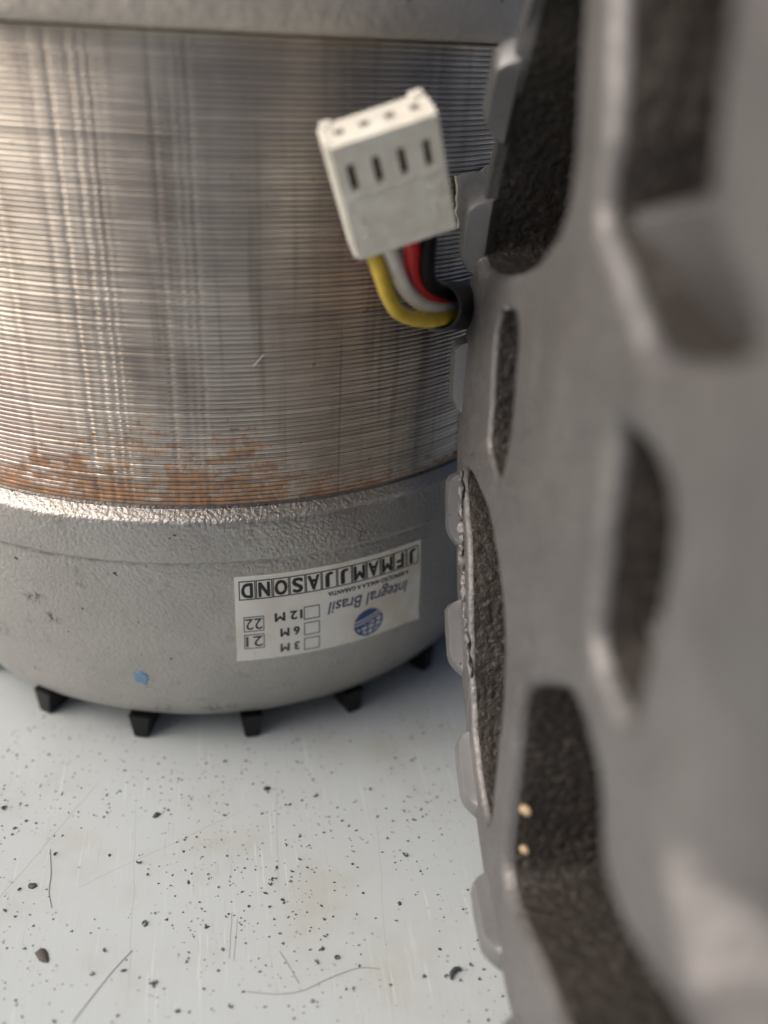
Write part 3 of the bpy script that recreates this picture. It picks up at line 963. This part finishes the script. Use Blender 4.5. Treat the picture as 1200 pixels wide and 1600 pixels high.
# polarising rib at the back and shallow ledge under the slots
B(-CW / 2 + 0.6, CW / 2 - 0.6, -H2 + 1, H2 - 1.0, -CD - 0.8, -CD + 0.2, 0.15)
for x in xc:
    B(x - 0.85, x + 0.85, SL0 - 0.62, SL0 - 0.30, -0.2, 0.09, 0.05)
housing = part('housing', bm, M_NYLON, wh)
for x in xc:
    bm = bmesh.new(); box(bm, C(x, (SL0 + SL1) / 2, -1.6), SLW + 0.1, SL1 - SL0 + 0.1, 1.6, AX)
    part('terminal', bm, M_SLOT, housing)
    bm = bmesh.new(); box(bm, C(x, H2 + 0.02, -CD * 0.52), 0.8, 0.06, 0.8, (ux, uy, uz))
    part('pin_hole', bm, M_SLOT, housing)
# faint moulded marks on the front, illegible in the picture
bm = bmesh.new()
for (x, y, w, h) in ((-3.7, -1.3, .9, .18), (-3.5, -1.9, .18, .9), (-3.1, -2.5, .8, .18), (-3.4, -3.2, .8, .18), (3.3, -0.6, .9, .18), (3.7, -1.2, .18, .8), (3.2, -2.1, .8, .18), (3.1, -3.0, .2, .9), (3.6, -3.3, .7, .18)):
    box(bm, C(x, y, 0.02), w, h, 0.16, AX, 0.03)
part('moulded_mark', bm, M_NYLON, housing)

def wire(name, pts, m, r, label):
    P = catmull([Vector(p) - W0 for p in pts], 8)
    bm = bmesh.new(); tube(bm, P, r, 20)
    o = obj(name, bm, m, wh, 60); tag(o, label); return o
def up(p, k=1.6): return tuple(Vector(p) + uy * k)
wires = (
    ('wire', [(14.0, -55.2, 69.4), (14.0, -54.9, 67.9), (14.5, -54.6, 66.9), (15.1, -54.4, 65.5), (16.0, -53.7, 63.4), (17.3, -52.7, 61.5), (19.3, -51.4, 60.4), (21.4, -49.8, 59.8), (23.8, -47.1, 59.3), (29.5, -40.5, 57.8)], M_YEL, 0.72, 'yellow wire'),
    ('wire', [(15.4, -54.9, 69.9), (15.4, -54.7, 68.4), (15.9, -54.5, 67.6), (16.6, -53.9, 66.1), (17.8, -52.6, 63.9), (19.4, -51.0, 62.2), (21.3, -49.2, 61.0), (24.0, -46.1, 60.1), (29.5, -40.0, 58.6)], M_WHI, 0.72, 'white wire'),
    ('wire', [(17.4, -54.9, 70.6), (17.6, -54.7, 68.9), (17.9, -54.2, 68.0), (18.3, -52.9, 66.2), (19.3, -51.2, 63.9), (21.4, -48.8, 62.0), (24.1, -45.4, 60.7), (29.5, -39.4, 59.2)], M_RED, 0.80, 'red wire'),
    ('wire', [(19.3, -54.6, 71.4), (19.3, -54.3, 69.6), (19.5, -54.0, 68.8), (19.6, -53.4, 66.6), (20.3, -51.4, 64.3), (22.0, -48.8, 62.6), (24.3, -45.4, 61.3), (29.5, -39.6, 60.1)], M_BLK, 0.80, 'black wire'),
)
for w in wires: wire(*w)
bm = bmesh.new()
P = catmull([Vector(p) - W0 for p in ((22.5, -47.9, 60.6), (24.7, -44.9, 59.9), (28.8, -40.5, 58.7), (34.4, -36.1, 58.0), (42, -32, 57), (52, -30, 55))], 8)
r_o = tube(bm, P, 2.55, 28, cap=False)
r_i = tube(bm, P, 2.2, 28, cap=False)
for A, B_ in ((r_o[0], r_i[0]), (r_o[-1], r_i[-1])):
    for i in range(28):
        j = (i + 1) % 28
        bm.faces.new((A[i], A[j], B_[j], B_[i]))
bmesh.ops.recalc_face_normals(bm, faces=bm.faces)
o = obj('sleeve', bm, M_SLEEVE, wh, 50); tag(o, 'black sleeve gathering the four wires')

# ------------------------------------------------------------------ small loose bits
def chip_bm(r, seed, long=1.0, flat=0.45):
    bm = bmesh.new()
    bmesh.ops.create_icosphere(bm, subdivisions=2, radius=1)
    for v in bm.verts:
        v.co = v.co * (1 + 0.45 * noise.noise(v.co * 1.6 + Vector((seed * 3.1, 0, 0))))
        v.co.x *= r * long; v.co.y *= r; v.co.z = max(-0.2, v.co.z) * r * flat
    zmin = min(v.co.z for v in bm.verts)
    for v in bm.verts: v.co.z -= zmin
    return bm
def curl_bm(r, seed, turn=4.0, th=0.13):
    bm = bmesh.new()
    rnd = random.Random(seed); n = 12
    P = []
    for k in range(n + 1):
        a = turn * k / n
        P.append(Vector((math.cos(a) * r * (1 + .1 * k / n) , math.sin(a) * r * 0.8, th + 0.14 * k / n * rnd.random())))
    c = sum(P, Vector()) / len(P); c.z = 0
    tube(bm, [p - c for p in P], th, 6, rfun=lambda t: 0.45 + 0.9 * math.sin(PI * (0.15 + 0.8 * t)))
    return bm
o = obj('seed_husk', chip_bm(0.55, 3, 1.9, 0.5), M_CHIP2, loc=(-20.6, -72.4, 0)); o.rotation_euler.z = math.radians(-62)
tag(o, 'large dark oval husk lying on the bench at lower left', 'husk')
o = obj('dirt_clod', chip_bm(0.42, 8, 1.1, 0.5), M_CHIP2, loc=(-23.0, -63.5, 0))
tag(o, 'brown crumb of dirt on the bench just above the oval husk', 'crumb')
o = obj('metal_chip', chip_bm(0.33, 5, 1.5, 0.8), M_CHIP, loc=(-9.9, -55.1, 0)); o.rotation_euler.z = 0.6
tag(o, 'black chip alone on the bench in front of the two middle fan blades', 'chip')
o = obj('dirt_clod', chip_bm(0.38, 11, 1.2, 0.5), M_CHIP, loc=(3.6, -52.5, 0))
tag(o, 'dark greenish crumb on the bench ahead of the right-hand fan blade', 'crumb')
o = obj('metal_chip', curl_bm(0.9, 2, 2.2, 0.2), M_CHIP, loc=(21.2, -80.5, 0)); o.rotation_euler.z = 1.0
tag(o, 'long thick curved chip on the bench beside the lying motor', 'chip')

GRP = 'small dark metal chips scattered on the bench'
LAB = 'tiny dark metal chip scattered on the pale bench'
protos = [finish(chip_bm(0.22, k, 1.0 + 0.25 * k, 0.6), 'metal_chip', M_CHIP) for k in range(5)]
protos += [finish(curl_bm(0.30, k, 2.0 + 0.8 * k, 0.085), 'metal_chip', M_CHIP) for k in range(5)]
spots = [(-26.3, -54.9), (-21.1, -59.4), (-15.0, -60.4), (-11.6, -61.9), (-10.5, -70.1), (-14.4, -72.7), (-4.1, -71.4), (0.6, -69.5), (9.4, -77.0), (6.7, -64.0), (3.1, -66.9), (4.3, -69.2), (9.6, -54.5), (16.6, -54.4), (13.3, -69.6), (17.1, -71.5), (20.3, -77.6), (18.0, -80.4), (14.4, -80.8), (8.0, -75.8), (8.4, -74.4), (23.6, -81.5), (12.7, -65.5), (19.1, -65.1), (17.4, -62.4), (-6.8, -80.4), (-12.3, -75.3), (-9.4, -77.3), (-15.4, -75.2), (-24.3, -63.8), (-25.2, -53.9), (-24.0, -54.4), (-28.1, -51.5)]
big = len(spots)
while len(spots) < 270:
    x, y = random.uniform(-34, 34), random.uniform(-88, -40)
    if math.hypot(x, y) < 45: continue
    if noise.noise(Vector((x * .09, y * .09, 4))) < random.uniform(-.45, .3): continue
    if x < -8 and random.random() < 0.4: continue
    spots.append((x, y))
for i, (x, y) in enumerate(spots):
    o = bpy.data.objects.new('metal_chip', protos[random.randrange(10)])
    link(o); o.location = (x * MM, y * MM, 0.00002)
    o.rotation_euler.z = random.uniform(0, 6.28)
    s = random.uniform(0.6, 0.95) if i < big else random.choice((0.25, 0.3, 0.35, 0.4, 0.45, 0.5, 0.55, 0.65))
    o.scale = (s, s, s)
    tag(o, LAB, 'chip', GRP)
# dust too fine to count
bm = bmesh.new()
for k in range(5200):
    x, y = random.uniform(-45, 45), random.uniform(-95, -20)
    if noise.noise(Vector((x * .09, y * .09, 4))) + 0.5 * noise.noise(Vector((x * .35, y * .35, 8))) < random.uniform(-.5, .35): continue
    r = random.choice((0.05, 0.07, 0.09, 0.11, 0.14, 0.18)) * random.uniform(0.7, 1.1)
    a0 = random.uniform(0, 6)
    vs = [bm.verts.new((x + r * math.cos(a0 + q * 2.09) * random.uniform(.5, 1.9), y + r * math.sin(a0 + q * 2.09) * random.uniform(.6, 1.5), 0.01)) for q in range(3)]
    t_ = bm.verts.new((x, y, r * 0.7))
    for q in range(3): bm.faces.new((vs[q], vs[(q + 1) % 3], t_))
    bm.faces.new(vs[::-1])
dust = obj('metal_dust', bm, M_CHIP, smooth=0)
tag(dust, 'fine dark metal dust sprinkled over the pale bench', 'dust', kind='stuff')

for pts, r, lb in (([(-21.8, -58.6), (-21.2, -62.2), (-21.1, -64.5), (-20.5, -66.7)], 0.035, 'straight grey hair lying on the bench at left, pointing at the husk'),
                   ([(-16.7, -80.1), (-15.2, -77.8), (-13.3, -75.1), (-11.6, -73.1)], 0.035, 'thin grey hair slanting up from the lower left edge of view'),
                   ([(0.0, -79.4), (3.0, -80.1), (5.5, -80.1), (8.2, -79.2), (11.4, -78.5), (13.6, -78.9)], 0.035, 'long wavy hair on the bench near the bottom edge, left of lying motor'),
                   ([(3.5, -75.4), (4.1, -76.7), (5.2, -79.3)], 0.035, 'short bent hair touching the long wavy one on the bench')):
    bm = bmesh.new(); tube(bm, catmull([Vector((x, y, r + 0.01)) for x, y in pts], 6), r, 6)
    tag(obj('hair', bm, M_HAIR), lb, 'hair')

# bright sliver caught on the stack
bm = bmesh.new()
a, b = math.radians(4.26), math.radians(5.68)
P = [Vector(((R_ST + 0.16) * math.sin(a + (b - a) * k / 4), -(R_ST + 0.16) * math.cos(a + (b - a) * k / 4), BZ + 16.15 + 1.26 * k / 4)) for k in range(5)]
tube(bm, P, 0.07, 6)
tag(obj('metal_sliver', bm, M_SLIVER), 'bright thin metal sliver clinging to the ridged steel stack', 'sliver')
